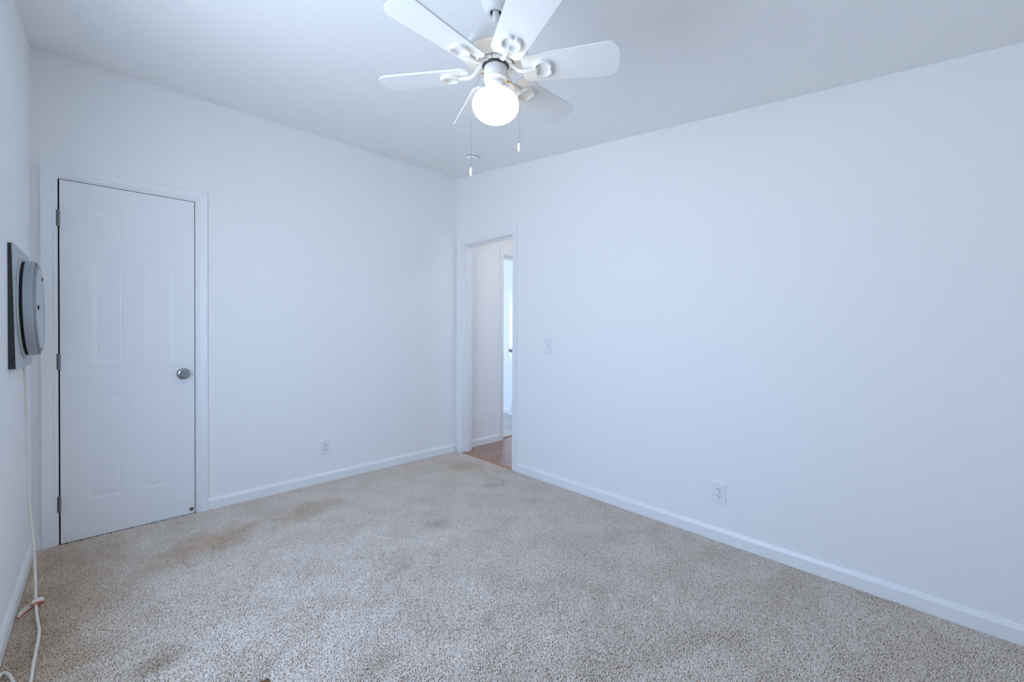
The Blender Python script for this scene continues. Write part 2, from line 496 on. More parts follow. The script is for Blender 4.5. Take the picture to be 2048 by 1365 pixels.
# ------------------------------------------------------------------ casings and jambs
CASE = [(0, 0), (0, .007), (.004, .0095), (.010, .0095), (.014, .0075), (.018, .0105), (.028, .0125), (.044, .0160), (.055, .0175), (.058, .0160), (.058, 0)]
def casing_bm(a0, a1, ztop, put, low=-.006):
    """mitred U-shaped casing; a0<a1 are the inner edges; put(a, z, t) -> point"""
    bm = bmesh.new(); secs = []
    for (sa, sz) in (((-1, 0), 0), ((-1, 1), 1), ((1, 1), 2), ((1, 0), 3)): pass
    corners = [(a0, low, -1, 0), (a0, ztop, -1, 1), (a1, ztop, 1, 1), (a1, low, 1, 0)]
    for (a, z, da, dz) in corners:
        secs.append([bm.verts.new(put(a + da * wv, z + dz * wv, t)) for (wv, t) in CASE])
    k = len(CASE)
    for A, B in zip(secs, secs[1:]):
        for i in range(k - 1): bm.faces.new((A[i], A[i + 1], B[i + 1], B[i]))
    bm.faces.new(secs[0]); bm.faces.new(secs[-1][::-1])
    return bm

# closet door frame
t1 = structure(thing('trim_1', (0, 0, 0), '', ''), 'white moulded casing around the closed closet door', 'door frame')
link('casing', casing_bm(D1['x0'] - .006, D1['x1'] + .006, D1['z'] + .008, lambda a, z, t: (a, YB - t, z)), M_trim, t1)
bm = bmesh.new()
box(bm, D1['x0'] - .018, D1['x0'], YB - .0005, YB + T, 0, D1['z'] + .018)
box(bm, D1['x1'], D1['x1'] + .018, YB - .0005, YB + T, 0, D1['z'] + .018)
box(bm, D1['x0'], D1['x1'], YB - .0005, YB + T, D1['z'], D1['z'] + .018)
link('jamb', bm, M_trim, t1)
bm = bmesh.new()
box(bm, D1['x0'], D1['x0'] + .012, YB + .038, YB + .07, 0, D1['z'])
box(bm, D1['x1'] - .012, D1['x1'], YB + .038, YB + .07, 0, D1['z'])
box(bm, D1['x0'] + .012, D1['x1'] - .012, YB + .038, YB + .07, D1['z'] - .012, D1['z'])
link('door_stop', bm, M_dark, t1)  # stop coloured black, as shade inside the door gap

# doorway to the hall
t2 = structure(thing('trim_2', (0, 0, 0), '', ''), 'white casing around the open doorway in the right wall', 'door frame')
link('casing', casing_bm(D2['y0'] - .005, D2['y1'] + .005, D2['z'] + .007, lambda a, z, t: (XR - t, a, z)), M_trim, t2)
link('hall_casing', casing_bm(D2['y0'] - .005, D2['y1'] + .005, D2['z'] + .007, lambda a, z, t: (XR + T + t, a, z)), M_trim, t2)
bm = bmesh.new()
box(bm, XR - .0005, XR + T + .0005, D2['y0'] - .018, D2['y0'], 0, D2['z'] + .018)
box(bm, XR - .0005, XR + T + .0005, D2['y1'], D2['y1'] + .018, 0, D2['z'] + .018)
box(bm, XR - .0005, XR + T + .0005, D2['y0'], D2['y1'], D2['z'], D2['z'] + .018)
link('jamb', bm, M_trim, t2)
bm = bmesh.new()
sx0, sx1 = XR + .040, XR + .078
box(bm, sx0, sx1, D2['y0'], D2['y0'] + .012, 0, D2['z'])
box(bm, sx0, sx1, D2['y1'] - .012, D2['y1'], 0, D2['z'])
box(bm, sx0, sx1, D2['y0'] + .012, D2['y1'] - .012, D2['z'] - .012, D2['z'])
link('door_stop', bm, M_trim, t2)
for hz in (1.80, 1.07, .21):                     # places where the hinges were taken off
    bm = bmesh.new(); box(bm, XR + .004, XR + .034, D2['y1'] - .0012, D2['y1'], hz - .044, hz + .044)
    h = link('hinge_mortise', bm, M_trim, t2)
    for k, (dx, dz) in enumerate(((.012, .028), (.026, .012), (.012, -.012), (.026, -.028))):
        bm = bmesh.new()
        for q in range(1):
            c = Vector((XR + dx, D2['y1'] - .0012, hz + dz))
            A = [bm.verts.new(c + Vector((.0028 * math.cos(2 * math.pi * i / 10), -.0004, .0028 * math.sin(2 * math.pi * i / 10)))) for i in range(10)]
            B = [bm.verts.new(v.co + Vector((0, .0004, 0))) for v in A]
            for i in range(10): bm.faces.new((A[i], A[(i + 1) % 10], B[(i + 1) % 10], B[i]))
            bm.faces.new(A); bm.faces.new(B[::-1])
        link('screw_hole', bm, M_hinge, h)

# doorway at the end of the hall
t3 = structure(thing('trim_3', (0, 0, 0), '', ''), 'white casing of the doorway at the end of the hall', 'door frame')
link('casing', casing_bm(D3['x0'] - .005, D3['x1'] + .005, D3['z'] + .007, lambda a, z, t: (a, YB - t, z)), M_trim, t3)
bm = bmesh.new()
box(bm, D3['x0'] - .018, D3['x0'], YB - .0005, YB + T, 0, D3['z'] + .018)
box(bm, D3['x1'], D3['x1'] + .018, YB - .0005, YB + T, 0, D3['z'] + .018)
box(bm, D3['x0'], D3['x1'], YB - .0005, YB + T, D3['z'], D3['z'] + .018)
link('jamb', bm, M_trim, t3)
bm = bmesh.new()
box(bm, D3['x0'] + .012, D3['x1'] - .012, YB + .040, YB + .075, D3['z'] - .03, D3['z'])
box(bm, D3['x0'], D3['x0'] + .012, YB + .040, YB + .075, 0, D3['z'])
link('door_stop', bm, M_trim, t3)

# wood strips where the laminate meets the carpets
bm = bmesh.new()
prism(bm, [(XR - .006, 0), (XR + .006, .006), (XR + .034, .006), (XR + .040, 0)], 'y', D2['y0'], D2['y1'])
structure(link('trim_4', bm, M_thr), 'brown wood threshold strip under the open doorway', 'threshold')
bm = bmesh.new()
prism(bm, [(YB + .030, -.002), (YB + .038, .007), (YB + .062, .007), (YB + .072, 0)], 'x', D3['x0'], D3['x1'])
structure(link('trim_5', bm, M_thr), 'brown wood threshold strip at the far room', 'threshold')

# ------------------------------------------------------------------ panel doors
def panel_door_bm(W, H, panels, depth=.035):
    """slab from x 0..W, z 0..H, face at y=0 looking to -y, back at y=depth; panels = (x0,x1,z0,z1)"""
    bm = bmesh.new()
    xs = sorted({0, W, *[p[0] for p in panels], *[p[1] for p in panels]})
    zs = sorted({0, H, *[p[2] for p in panels], *[p[3] for p in panels]})
    V = {}
    def v(x, y, z):
        k = (round(x, 5), round(y, 5), round(z, 5))
        if k not in V: V[k] = bm.verts.new((x, y, z))
        return V[k]
    for i in range(len(xs) - 1):
        for j in range(len(zs) - 1):
            x0, x1, z0, z1 = xs[i], xs[i + 1], zs[j], zs[j + 1]
            xm, zm = (x0 + x1) / 2, (z0 + z1) / 2
            if any(p[0] < xm < p[1] and p[2] < zm < p[3] for p in panels): continue
            bm.faces.new((v(x0, 0, z0), v(x1, 0, z0), v(x1, 0, z1), v(x0, 0, z1)))
    for (x0, x1, z0, z1) in panels:
        loops = []
        for (ins, dy) in ((0, 0), (.005, .0016), (.010, .0023), (.013, .0022), (.034, .0006), (.0365, .0)):
            loops.append([v(x0 + ins, dy, z0 + ins), v(x1 - ins, dy, z0 + ins), v(x1 - ins, dy, z1 - ins), v(x0 + ins, dy, z1 - ins)])
        # outer loop must share the grid vertices, add the ones that lie on its sides
        for A, B in zip(loops, loops[1:]):
            for k in range(4): bm.faces.new((A[k], A[(k + 1) % 4], B[(k + 1) % 4], B[k]))
        bm.faces.new(loops[-1])
    # sides and back
    f = [(0, 0, 0), (W, 0, 0), (W, 0, H), (0, 0, H)]
    a = [bm.verts.new(p) for p in f]; b = [bm.verts.new((p[0], depth, p[2])) for p in f]
    for k in range(4): bm.faces.new((a[k], a[(k + 1) % 4], b[(k + 1) % 4], b[k]))
    bm.faces.new(b[::-1])
    return bm

def link_raw(name, bm, m, parent=None):
    me = bpy.data.meshes.new(name); bm.to_mesh(me); bm.free(); me.materials.append(m)
    o = bpy.data.objects.new(name, me); COL.objects.link(o)
    if parent is not None: o.parent = parent
    return o

DX0, DX1, DZ0, DZ1 = -0.1700, 0.4246, 0.001, 2.0010
d1 = structure(thing('door_1', (DX0, YB, DZ0), '', ''), 'closed white six-panel closet door with a silver knob', 'door')
pw = [(-.056, .084), (.173, .316)]
pz = [(.217, .806), (.995, 1.583), (1.690, 1.858)]
panels = [(x0 - DX0, x1 - DX0, z0 - DZ0, z1 - DZ0) for (x0, x1) in pw for (z0, z1) in pz]
link_raw('door_panel', panel_door_bm(DX1 - DX0, DZ1 - DZ0, panels), M_door, d1)

def knob(parent, x, z, s=1.0):
    """round privacy knob: rosette, neck, bell-shaped knob, key cap; axis along -y"""
    R = Matrix.Translation((x, 0, z)) @ Matrix.Rotation(math.pi / 2, 4, 'X')
    def part(name, prof, m, par):
        b = bmesh.new(); lathe(b, prof, 36)
        bmesh.ops.transform(b, matrix=R, verts=b.verts)
        return link(name, b, m, par, smooth=True, sharp=40)
    k = part('door_knob', [(.0, .004), (.0115, .004), (.0115, .024), (.014, .030), (.021, .036), (.0255, .044), (.0262, .050), (.0245, .056), (.0205, .060), (.019, .0615), (.018, .0600), (.0112, .0600), (.0112, .0615), (0, .0615)], M_chrome, parent)
    part('rosette', [(0, .0), (.0350, .0), (.0350, .003), (.0325, .006), (.026, .0085), (.018, .0098), (.0115, .010)], M_chrome, k)
    part('key_cap', [(0, .0600), (.0090, .0600), (.0095, .0625), (.0085, .0635), (.006, .0632), (.0055, .0622), (.0, .0622)], M_chrome, k)
    b = bmesh.new(); box(b, -.0035, .0035, -.0009, .0009, .0618, .0630)
    bmesh.ops.transform(b, matrix=R, verts=b.verts)
    link('key_slot', b, M_slot, k)
    return k
knob(d1, .368 - DX0, .902 - DZ0)

def hinge(parent, x, z, y=-.004):
    h = bmesh.new()
    for i in range(5):
        z0 = z - .044 + i * .0176
        lathe(h, [(0, z0), (.0052, z0), (.0058, z0 + .0006), (.0058, z0 + .0164), (.0052, z0 + .017), (0, z0 + .017)], 14, x, y)
    o = link('hinge', h, M_hinge, parent, smooth=True, sharp=40)
    b = bmesh.new(); box(b, x - .010, x - .0035, y + .0018, y + .0048, z - .044, z + .044)
    link('hinge_leaf', b, M_hinge, o)
    return o
for hz in (1.789, 1.004, .221): hinge(d1, -.1735 - DX0, hz - DZ0)
# brown bolt hole in the lower right corner, its tan lining showing
b = bmesh.new()
R = Matrix.Translation((.4075 - DX0, 0, .0275 - DZ0)) @ Matrix.Rotation(math.pi / 2, 4, 'X') @ Matrix.Diagonal((1, .95, 1, 1))
lathe(b, [(0, 0), (.0115, 0), (.0112, .0025), (.0095, .003), (.0075, .0012), (0, .0012)], 22)
bmesh.ops.transform(b, matrix=R, verts=b.verts)
bh = tag(link('bolt_hole', b, M_brown, d1, smooth=True), 'dark brown ring low on the door')
b = bmesh.new(); lathe(b, [(0, .0012), (.006, .0012), (.004, .0024), (0, .0026)], 16)
bmesh.ops.transform(b, matrix=Matrix.Translation((.001, 0, -.002)) @ R, verts=b.verts)
link('plug', b, M_tan, bh, smooth=True)

# open door of the far room, folded back towards its right wall
hx, hy = 3.897, YB + T + .012
fx, fy = 4.066, 4.272
L3 = math.hypot(fx - hx, fy - hy)
ang = math.atan2(fy - hy, fx - hx)
d3 = structure(thing('door_2', (fx, fy, .016), '', '', rot=(0, 0, ang + math.pi)), 'white open door of the room beyond the hall', 'door')
# local x runs from the free edge to the hinge, the visible face looks to local +y -> mirror so that it looks to -y
pn = [(.10, .33, .62, .99), (.43, .66, .62, .99), (.10, .33, 1.13, 1.58), (.43, .66, 1.13, 1.58), (.10, .33, 1.69, 1.86), (.43, .66, 1.69, 1.86)]
W3 = L3
b = panel_door_bm(W3, 1.975, pn)
link_raw('door_panel', b, M_door, d3)
b = bmesh.new(); box(b, .05, W3 - .05, -.006, 0, .035, .175, .002)
g = link('vent_grille', b, M_trim, d3)
for i in range(7):
    b = bmesh.new(); box(b, .075, W3 - .075, -.0075, -.0055, .054 + i * .016, .062 + i * .016)
    link('slot', b, M_hinge, g)
k3 = knob(d3, .065, .90)

# ------------------------------------------------------------------ electrical plates
def plate_bm(w_, h_, t):
    b = bmesh.new()
    box(b, -w_ / 2, w_ / 2, -t, 0, -h_ / 2, h_ / 2)
    es = [e for e in b.edges if all(v.co.y < -t / 2 for v in e.verts)]
    bmesh.ops.bevel(b, geom=es, offset=.0045, segments=3, affect='EDGES', profile=.6)
    return b

def face_disc(b, c, rx, rz, y0, y1, n=20, cut=None):
    pts = []
    for i in range(n):
        a = 2 * math.pi * i / n
        x, z = rx * math.cos(a), rz * math.sin(a)
        if cut: z = max(-cut, min(cut, z))
        pts.append((c[0] + x, c[1] + z))
    prism(b, pts, 'y', y0, y1)

def outlet(loc, rot, label):
    r = thing('wall_outlet', loc, label, 'outlet', rot=(0, 0, rot), group='wall outlets low on the walls')
    link('cover_plate', plate_bm(.0745, .1135, .0065), M_plastic, r)
    for s in (1, -1):
        b = bmesh.new(); face_disc(b, (0, s * .0195), .0170, .0170, -.0085, -.0060, 28, cut=.0140)
        q = link('receptacle', b, M_plastic, r)
        for (x, hh) in ((-.0065, .0042), (.0065, .0035)):
            b = bmesh.new(); box(b, x - .0017, x + .0017, -.0088, -.0080, s * .0195 + .0025 - hh, s * .0195 + .0025 + hh)
            link('slot', b, M_slot, q)
        b = bmesh.new(); face_disc(b, (0, s * .0195 - .0080), .0026, .0026, -.0088, -.0080, 12)
        link('ground_hole', b, M_slot, q)
    b = bmesh.new(); face_disc(b, (0, 0), .0030, .0030, -.0074, -.0060, 12)
    link('screw', b, M_chain, r)
    return r
outlet((1.247, YB, .2695), 0, 'white duplex outlet on the closet wall right of the door')
outlet((XR, .907, .2705), -math.pi / 2, 'white duplex outlet low on the long right wall')

sw = thing('light_switch', (XR, 2.189, 1.066), 'white toggle light switch beside the open doorway', 'light switch', rot=(0, 0, -math.pi / 2))
link('cover_plate', plate_bm(.0745, .1195, .0060), M_plastic, sw)
b = bmesh.new(); box(b, -.0052, .0052, -.0066, -.0056, -.0125, .0125)
link('toggle_slot', b, M_ventd, sw)
b = bmesh.new(); prism(b, [(-.0060, -.0095), (-.0060, .0095), (-.0165, .0125), (-.0150, .0030)], 'x', -.0042, .0042)
link('toggle', b, M_plastic, sw)
for s in (1, -1):
    b = bmesh.new(); face_disc(b, (0, s * .030), .0028, .0028, -.0070, -.0055, 12)
    link('screw', b, M_chain, sw)

# ------------------------------------------------------------------ smoke detector
tilt = math.atan(CS)
sm = thing('smoke_detector', (2.147, 2.690, cz(2.690)), 'round white smoke detector on the ceiling behind the fan', 'smoke detector', rot=(tilt, 0, 0))
b = bmesh.new(); lathe(b, [(0, 0), (.064, 0), (.066, -.003), (.066, -.010), (.063, -.013), (.0535, -.0135)], 44)
link('base_plate', b, M_plastic, sm, smooth=True)
b = bmesh.new(); lathe(b, [(.0535, -.0125), (.0535, -.0165), (.0, -.0165)], 44)
link('vent_gap', b, M_slot, sm, smooth=True)
b = bmesh.new(); lathe(b, [(.050, -.0145), (.0535, -.0165), (.0535, -.021), (.050, -.031), (.044, -.037), (.034, -.040), (0, -.041)], 44)
link('cover', b, M_plastic, sm, smooth=True)
b = bmesh.new(); lathe(b, [(0, -.0395), (.009, -.0395), (.009, -.0425), (.007, -.0435), (0, -.0435)], 20, .012, -.012)
link('test_button', b, M_plastic, sm, smooth=True)
b = bmesh.new(); sphere(b, (.034, .020, -.0385), .0022)
link('indicator_light', b, M_slot, sm, smooth=True)

# ------------------------------------------------------------------ ceiling fan
FX, FY, ZB = 0.9428, 1.0612, 2.040
fan = thing('ceiling_fan', (FX, FY, ZB), 'small white six-blade ceiling fan with a lit globe hanging from the vaulted ceiling', 'ceiling fan')
def rev(name, prof, m, parent, n=48, sharp=40, cx=0, cy=0):
    b = bmesh.new(); lathe(b, prof, n, cx, cy)
    return link(name, b, m, parent, smooth=True, sharp=sharp)
ctop = cz(FY) - ZB
b = bmesh.new()
lathe(b, [(.019, .205), (.019, .196), (.023, .1935), (.030, .195), (.033, .199), (.034, .204), (.040, .212), (.0475, .227), (.0525, .25), (.056, .29), (.058, .33), (.060, ctop - .005)], 44)
for v in b.verts:                                     # the top ring follows the slope of the ceiling
    if v.co.z > ctop - .006: v.co.z = ctop + CS * v.co.y - .0005
link('canopy', b, M_fan, fan, smooth=True)
rev('canopy_ball', [(0, .222), (.0185, .222), (.0185, .212), (0, .212)], M_dark, fan, 24)
rev('downrod', [(.0112, .225), (.0112, .118), (0, .118)], M_fan, fan, 24)
mh = rev('motor_housing', [(.0112, .1285), (.030, .126), (.055, .122), (.072, .116), (.086, .104), (.0945, .088), (.0985, .072), (.1000, .060), (.1055, .0575), (.1080, .053), (.1080, .049), (.1050, .0455)], M_fan, fan, 56)
rev('bottom_cover', [(.1050, .0455), (.0990, .0435), (.0930, .0455), (.0860, .0425), (.0720, .034), (.0620, .0265), (.0600, .028), (.0585, .034)], M_lamplit, mh, 56)
fl = rev('flywheel', [(0, .040), (.0585, .040), (.0585, .034), (.0560, .030), (.030, .028), (0, .028)], M_fly, fan, 40)
sw_h = rev('switch_housing', [(.019, .030), (.019, .0145), (.0370, .0145), (.0385, .0125), (.0385, -.020), (.0370, -.0215)], M_fan, fan, 44)
rev('housing_ring', [(.0370, -.0205), (.0392, -.0212), (.0398, -.0240), (.0392, -.0275), (.0370, -.0300), (.0315, -.0310)], M_fan, sw_h, 44)
ft = rev('globe_fitter', [(.0312, -.0300), (.0312, -.0370), (.0300, -.0380), (.0300, -.0400), (.0322, -.0415), (.0345, -.0430), (.0345, -.060), (.0330, -.062)], M_fan, fan, 44)
for k in range(3):
    a = math.radians(35 + 120 * k)
    b = bmesh.new()
    tube(b, [(.0345 * math.cos(a), .0345 * math.sin(a), -.055), (.0435 * math.cos(a), .0435 * math.sin(a), -.055)], [.0026, .0036], 10)
    link('thumb_screw', b, M_chain, ft, smooth=True)
# the globe: an oblate opal ball open at its neck
prof = []
for i in range(25):
    a = math.radians(-90 + 154 * i / 24)
    prof.append((max(0, .0775 * math.cos(a)), -.1105 + .0545 * math.sin(a)))
prof += [(.0330, -.0575)]
gl = rev('glass_globe', prof, M_globe, fan, 56, 80)

AZ0, BR_, PITCH, WT, WR, RR = -54.64, .4012, -12.12, .1335, .1017, .0938
def blade_bm():
    """blade along +x, its underside at z=0 at the middle line"""
    pts = []
    r0, r1 = RR, BR_
    # root corners rounded, tip gently bowed with rounded corners
    def corner(cx, cy, r, a0, a1, n=6):
        return [(cx + r * math.cos(math.radians(a0 + (a1 - a0) * i / n)), cy + r * math.sin(math.radians(a0 + (a1 - a0) * i / n))) for i in range(n + 1)]
    hr, ht = WR / 2, WT / 2
    pts += [(r0 + .004 * (1 - (abs(t) / (hr - .016)) ** 2) - .004, t) for t in [hr - .018 - (2 * hr - .036) * i / 8 for i in range(9)]]
    pts += corner(r0 + .016, -hr + .016, .016, 190, 268)
    bow = .014
    pts += corner(r1 - bow - .020, -ht + .021, .021, -88, -24)
    pts += [(r1 - bow * (abs(t) / ht) ** 2, t) for t in [(-ht + .020) + (2 * ht - .04) * i / 10 for i in range(11)]]
    pts += corner(r1 - bow - .020, ht - .021, .021, 24, 88)
    pts += corner(r0 + .016, hr - .016, .016, 92, 170)
    bm = bmesh.new()
    prism(bm, pts, 'z', 0.0, .0055)
    es = [e for e in bm.edges if abs(e.verts[0].co.z - e.verts[1].co.z) < 1e-6]
    bmesh.ops.bevel(bm, geom=es, offset=.0012, segments=2, affect='EDGES', profile=.5)
    return bm

def iron_bm():
    """blade iron: foot on the flywheel, S-curved arm, apple-shaped open ring under the blade root (blade frame: z=0 is the blade underside)"""
    bm = bmesh.new()
    arm = catmull([(.048, 0, .0225), (.058, 0, .0165), (.068, 0, .0065), (.080, 0, -.0030), (.094, 0, -.0070), (.110, 0, -.0070), (.130, 0, -.0060)], 5)
    n = len(arm)
    tube(bm, arm, [.0082 - .0016 * math.sin(math.pi * i / (n - 1)) for i in range(n)], 12, flat=.85)
    # heart-shaped flat band with an open middle, notched at its outer end, its inner side swelling into the arm
    cx, N = .1575, 96
    g = lambda d, wd: math.exp(-(d / wd) ** 2)
    secs = []
    for i in range(N):
        a = 2 * math.pi * i / N
        deg = math.degrees(a); d0 = min(deg, 360 - deg); d1 = abs(deg - 180)
        ro = .0322 + .0022 * g(d0 - 42, 30) - .0062 * g(d0, 11) - .0015 * g(d1, 30)
        ri = .0238 + .0018 * g(d0 - 42, 30) - .0030 * g(d0, 12) - .0105 * g(d1, 26) + .0012 * g(d1 - 52, 16)
        ca, sa = math.cos(a), math.sin(a) * 1.04
        P = []
        for (f, z) in ((0, .0), (0, -.0088), (.18, -.0112), (.5, -.0120), (.82, -.0112), (1, -.0088), (1, .0)):
            r = ro + (ri - ro) * f
            P.append(bm.verts.new((cx + r * ca, r * sa, z)))
        secs.append(P)
    for A, B in zip(secs, secs[1:] + secs[:1]):
        for k in range(6): bm.faces.new((A[k], A[k + 1], B[k + 1], B[k]))
    return bm

def ink_bm():
    # the small moulded balance marks on the foot of each iron
    bm = bmesh.new()
    for i, yy in enumerate((-.0085, -.0068, .0062, .0080)):
        box(bm, .0495, .0522 + .0006 * (i % 2), yy - .0005, yy + .0005, .0196, .0204)
    return bm

P_BLADE = blade = link('fan_blade', blade_bm(), M_blade, None)
P_IRON = link('blade_iron', iron_bm(), M_fan, None, smooth=True, sharp=60)
b = bmesh.new()
arc = [math.radians(-28.6 + 57.2 * i / 14) for i in range(15)]
prism(b, [(.0580 * math.cos(t), .0580 * math.sin(t)) for t in arc] + [(.0445 * math.cos(t), .0445 * math.sin(t)) for t in arc[::-1]], 'z', .0204, .0275)
P_FOOT = link('iron_foot', b, M_fan, None)
P_INK = link('foot_mark', ink_bm(), M_ink, None)
for k in range(6):
    a = math.radians(AZ0 + 60 * k)
    spin = Matrix.Rotation(a, 4, 'Z')
    twist = spin @ Matrix.Rotation(math.radians(PITCH), 4, 'X')
    bl = P_BLADE if k == 0 else P_BLADE.copy()
    ir = P_IRON if k == 0 else P_IRON.copy()
    fo = P_FOOT if k == 0 else P_FOOT.copy()
    ik = P_INK if k == 0 else P_INK.copy()
    if k:
        for o in (bl, ir, fo, ik): COL.objects.link(o)
    bl.parent = fan; bl.matrix_local = twist
    ir.parent = bl; ir.matrix_local = Matrix.Identity(4)
    for q in (fo, ik): q.parent = bl; q.matrix_local = Matrix.Rotation(math.radians(-PITCH), 4, 'X')

# pull chains: a nub on the switch housing, the chain lies over the globe, a small drop-shaped pull at its end
def screen_left(): return Vector((-.7202, .6938, 0)).normalized()
def pull_chain(side, z_end, name_hint):
    dirv = screen_left() * side + Vector((-.0, 0, 0))
    # the nub sits a little behind the silhouette
    start = dirv * .0385 + Vector((0, 0, -.004 if side > 0 else -.030))
    nub_e = dirv * .052 + Vector((0, 0, -.006 if side > 0 else -.034))
    b = bmesh.new(); tube(b, [start, nub_e], [.0046, .0034], 12)
    sw2 = link('chain_nub', b, M_brass if side < 0 else M_chain, fan, smooth=True)
    path = [nub_e, dirv * .066 + Vector((0, 0, -.050)), dirv * .0775 + Vector((0, 0, -.085)), dirv * .0800 + Vector((0, 0, -.112)), dirv * .0800 + Vector((0, 0, -.15)), dirv * .0800 + Vector((0, 0, z_end))]
    P = catmull(path, 14)
    # one bead every 4.4 mm
    b = bmesh.new(); acc = 0.0; last = P[0]; step = .0044
    for p in P[1:]:
        seg = (p - last).length; d = (p - last)
        t = step - acc
        while t <= seg:
            c = last + d * (t / seg)
            bmesh.ops.create_icosphere(b, subdivisions=1, radius=.00155, matrix=Matrix.Translation(c))
            t += step
        acc = seg - (t - step); last = p
    tube(b, P, .0005, 5)
    ch = link('pull_chain', b, M_chain, fan, smooth=True, sharp=80)
    b = bmesh.new()
    e = P[-1]
    lathe(b, [(0, .001), (.0028, 0), (.0052, -.004), (.0068, -.010), (.0070, -.014), (.0058, -.020), (.0040, -.0255), (.0030, -.0275), (0, -.0280)], 18)
    bmesh.ops.transform(b, matrix=Matrix.Translation(e), verts=b.verts)
    pl = link('chain_pull', b, M_plastic, ch, smooth=True)
pull_chain(1, 1.724 - ZB, 'left')
pull_chain(-1, 1.806 - ZB, 'right')

# ------------------------------------------------------------------ hall lamp
hl = thing('ceiling_lamp', (3.35, 2.5, HZ), 'warm dome lamp on the hall ceiling', 'lamp')
b = bmesh.new(); lathe(b, [(0, 0), (.15, 0), (.15, -.02), (.14, -.025)], 32)
link('lamp_base', b, M_fan, hl, smooth=True)
b = bmesh.new(); lathe(b, [(.14, -.02), (.135, -.05), (.10, -.085), (.05, -.10), (0, -.104)], 32)
link('lamp_shade', b, M_dome, hl, smooth=True)

# ------------------------------------------------------------------ round vent unit on the left wall
VY, VZ = 2.862, 1.2735
vt = thing('wall_vent', (XL, VY, VZ), 'grey square plate with a round drum cover mounted on the left wall', 'vent', rot=(0, 0, 0))
# local frame: x out of the wall, y along it, z up; the plate leans out a little at its lower edge
LEAN = Matrix.Rotation(math.radians(-1.1), 4, 'Y')
hw_, hh_ = .250, .2575
def vlink(name, b, m, par, smooth=False, lean=True, base=.0155):
    if lean: bmesh.ops.transform(b, matrix=Matrix.Translation((base, 0, 0)) @ LEAN, verts=b.verts)
    return link(name, b, m, par, smooth=smooth)
b = bmesh.new()
prism(b, [(0, -hh_ + .004), (0, hh_ - .004), (.0102, hh_ - .004), (.0198, -hh_ + .004)], 'y', -hw_ + .004, hw_ - .004)
vlink('backing_box', b, M_ventbox, vt, lean=False)
b = bmesh.new(); box(b, -.0005, .0040, -hw_, hw_, -hh_, hh_, .0012)
pl = vlink('mounting_plate', b, M_vent, vt)
for (sy, sz) in ((-1, 1), (1, 1), (-1, -1), (1, -1)):
    b = bmesh.new(); disc_prism(b, (.0038, sy * (hw_ - .03), sz * .115), .0045, 'x+', .0016, 12)
    vlink('plate_screw', b, M_ventd, pl)
def vlathe(prof, n=64):
    b = bmesh.new(); lathe(b, prof, n)
    bmesh.ops.transform(b, matrix=Matrix.Rotation(math.pi / 2, 4, 'Y'), verts=b.verts)
    return b
vlink('flange', vlathe([(.206, .003), (.222, .0035), (.2235, .006), (.2215, .0095), (.209, .0105), (.206, .009)]), M_vent, vt, True)
vlink('dark_neck', vlathe([(.2050, .003), (.2050, .0215)]), M_dark, vt, True)  # black band painted as the shade in the slot behind the drum
vlink('drum_ring', vlathe([(.2045, .0195), (.2085, .0190), (.2100, .0205), (.2100, .0465), (.2085, .0480), (.2060, .0480), (.2050, .0465), (.2050, .0195)]), M_ventd, vt, True)
dc = vlink('cover_disc', vlathe([(.1850, .0550), (.17, .0557), (.10, .0565), (0, .0568)]), M_vent, vt, True)
vlink('disc_edge', vlathe([(.1900, .036), (.1925, .0375), (.1925, .0535), (.1905, .0548), (.1890, .0548)]), M_ventd, dc, True)
vlink('disc_groove', vlathe([(.1890, .0538), (.1850, .0555)]), M_dark, dc, True)
vlink('inner_wall', vlathe([(.2045, .030), (.0, .030)]), M_dark, vt, True)  # black sheet, painted shade at the bottom of the gap round the disc
b = bmesh.new(); disc_prism(b, (.0563, -.125, .0), .010, 'x+', .0035, 16); vlink('finger_hole', b, M_dark, dc)
b = bmesh.new(); disc_prism(b, (.0562, .09, .140), .008, 'x+', .0030, 16); vlink('cover_screw', b, M_dark, dc)

# ------------------------------------------------------------------ cord and strap
cord = [(XL + .0065, 3.005, 1.035), (-.2635, 3.0, .985), (-.257, 2.97, .855), (-.251, 2.93, .63), (-.240, 2.86, .419), (-.2307, 2.83, .313), (-.2226, 2.80, .243), (-.2165, 2.765, .156), (-.2123, 2.735, .090),
        (-.2093, 2.700, .0507), (-.2072, 2.675, .0272), (-.2032, 2.640, .0128), (-.1934, 2.555, .0085), (-.1835, 2.474, .0085), (-.1792, 2.406, .0085), (-.1788, 2.325, .0085), (-.178, 2.226, .0085),
        (-.176, 2.121, .0085), (-.176, 2.05, .0085), (-.184, 2.015, .0085), (-.196, 2.02, .0085), (-.205, 2.07, .0085), (-.216, 2.145, .0085), (-.232, 2.208, .0085), (-.248, 2.235, .0085), (-.2555, 2.205, .0085), (-.2555, 2.12, .0085), (-.255, 1.9, .0085)]
b = bmesh.new(); tube(b, catmull(cord, 8), .0048, 10)
tag(link('power_cord', b, M_cord, None, smooth=True), 'off-white power cord hanging from the grey wall vent down onto the carpet', 'cord')

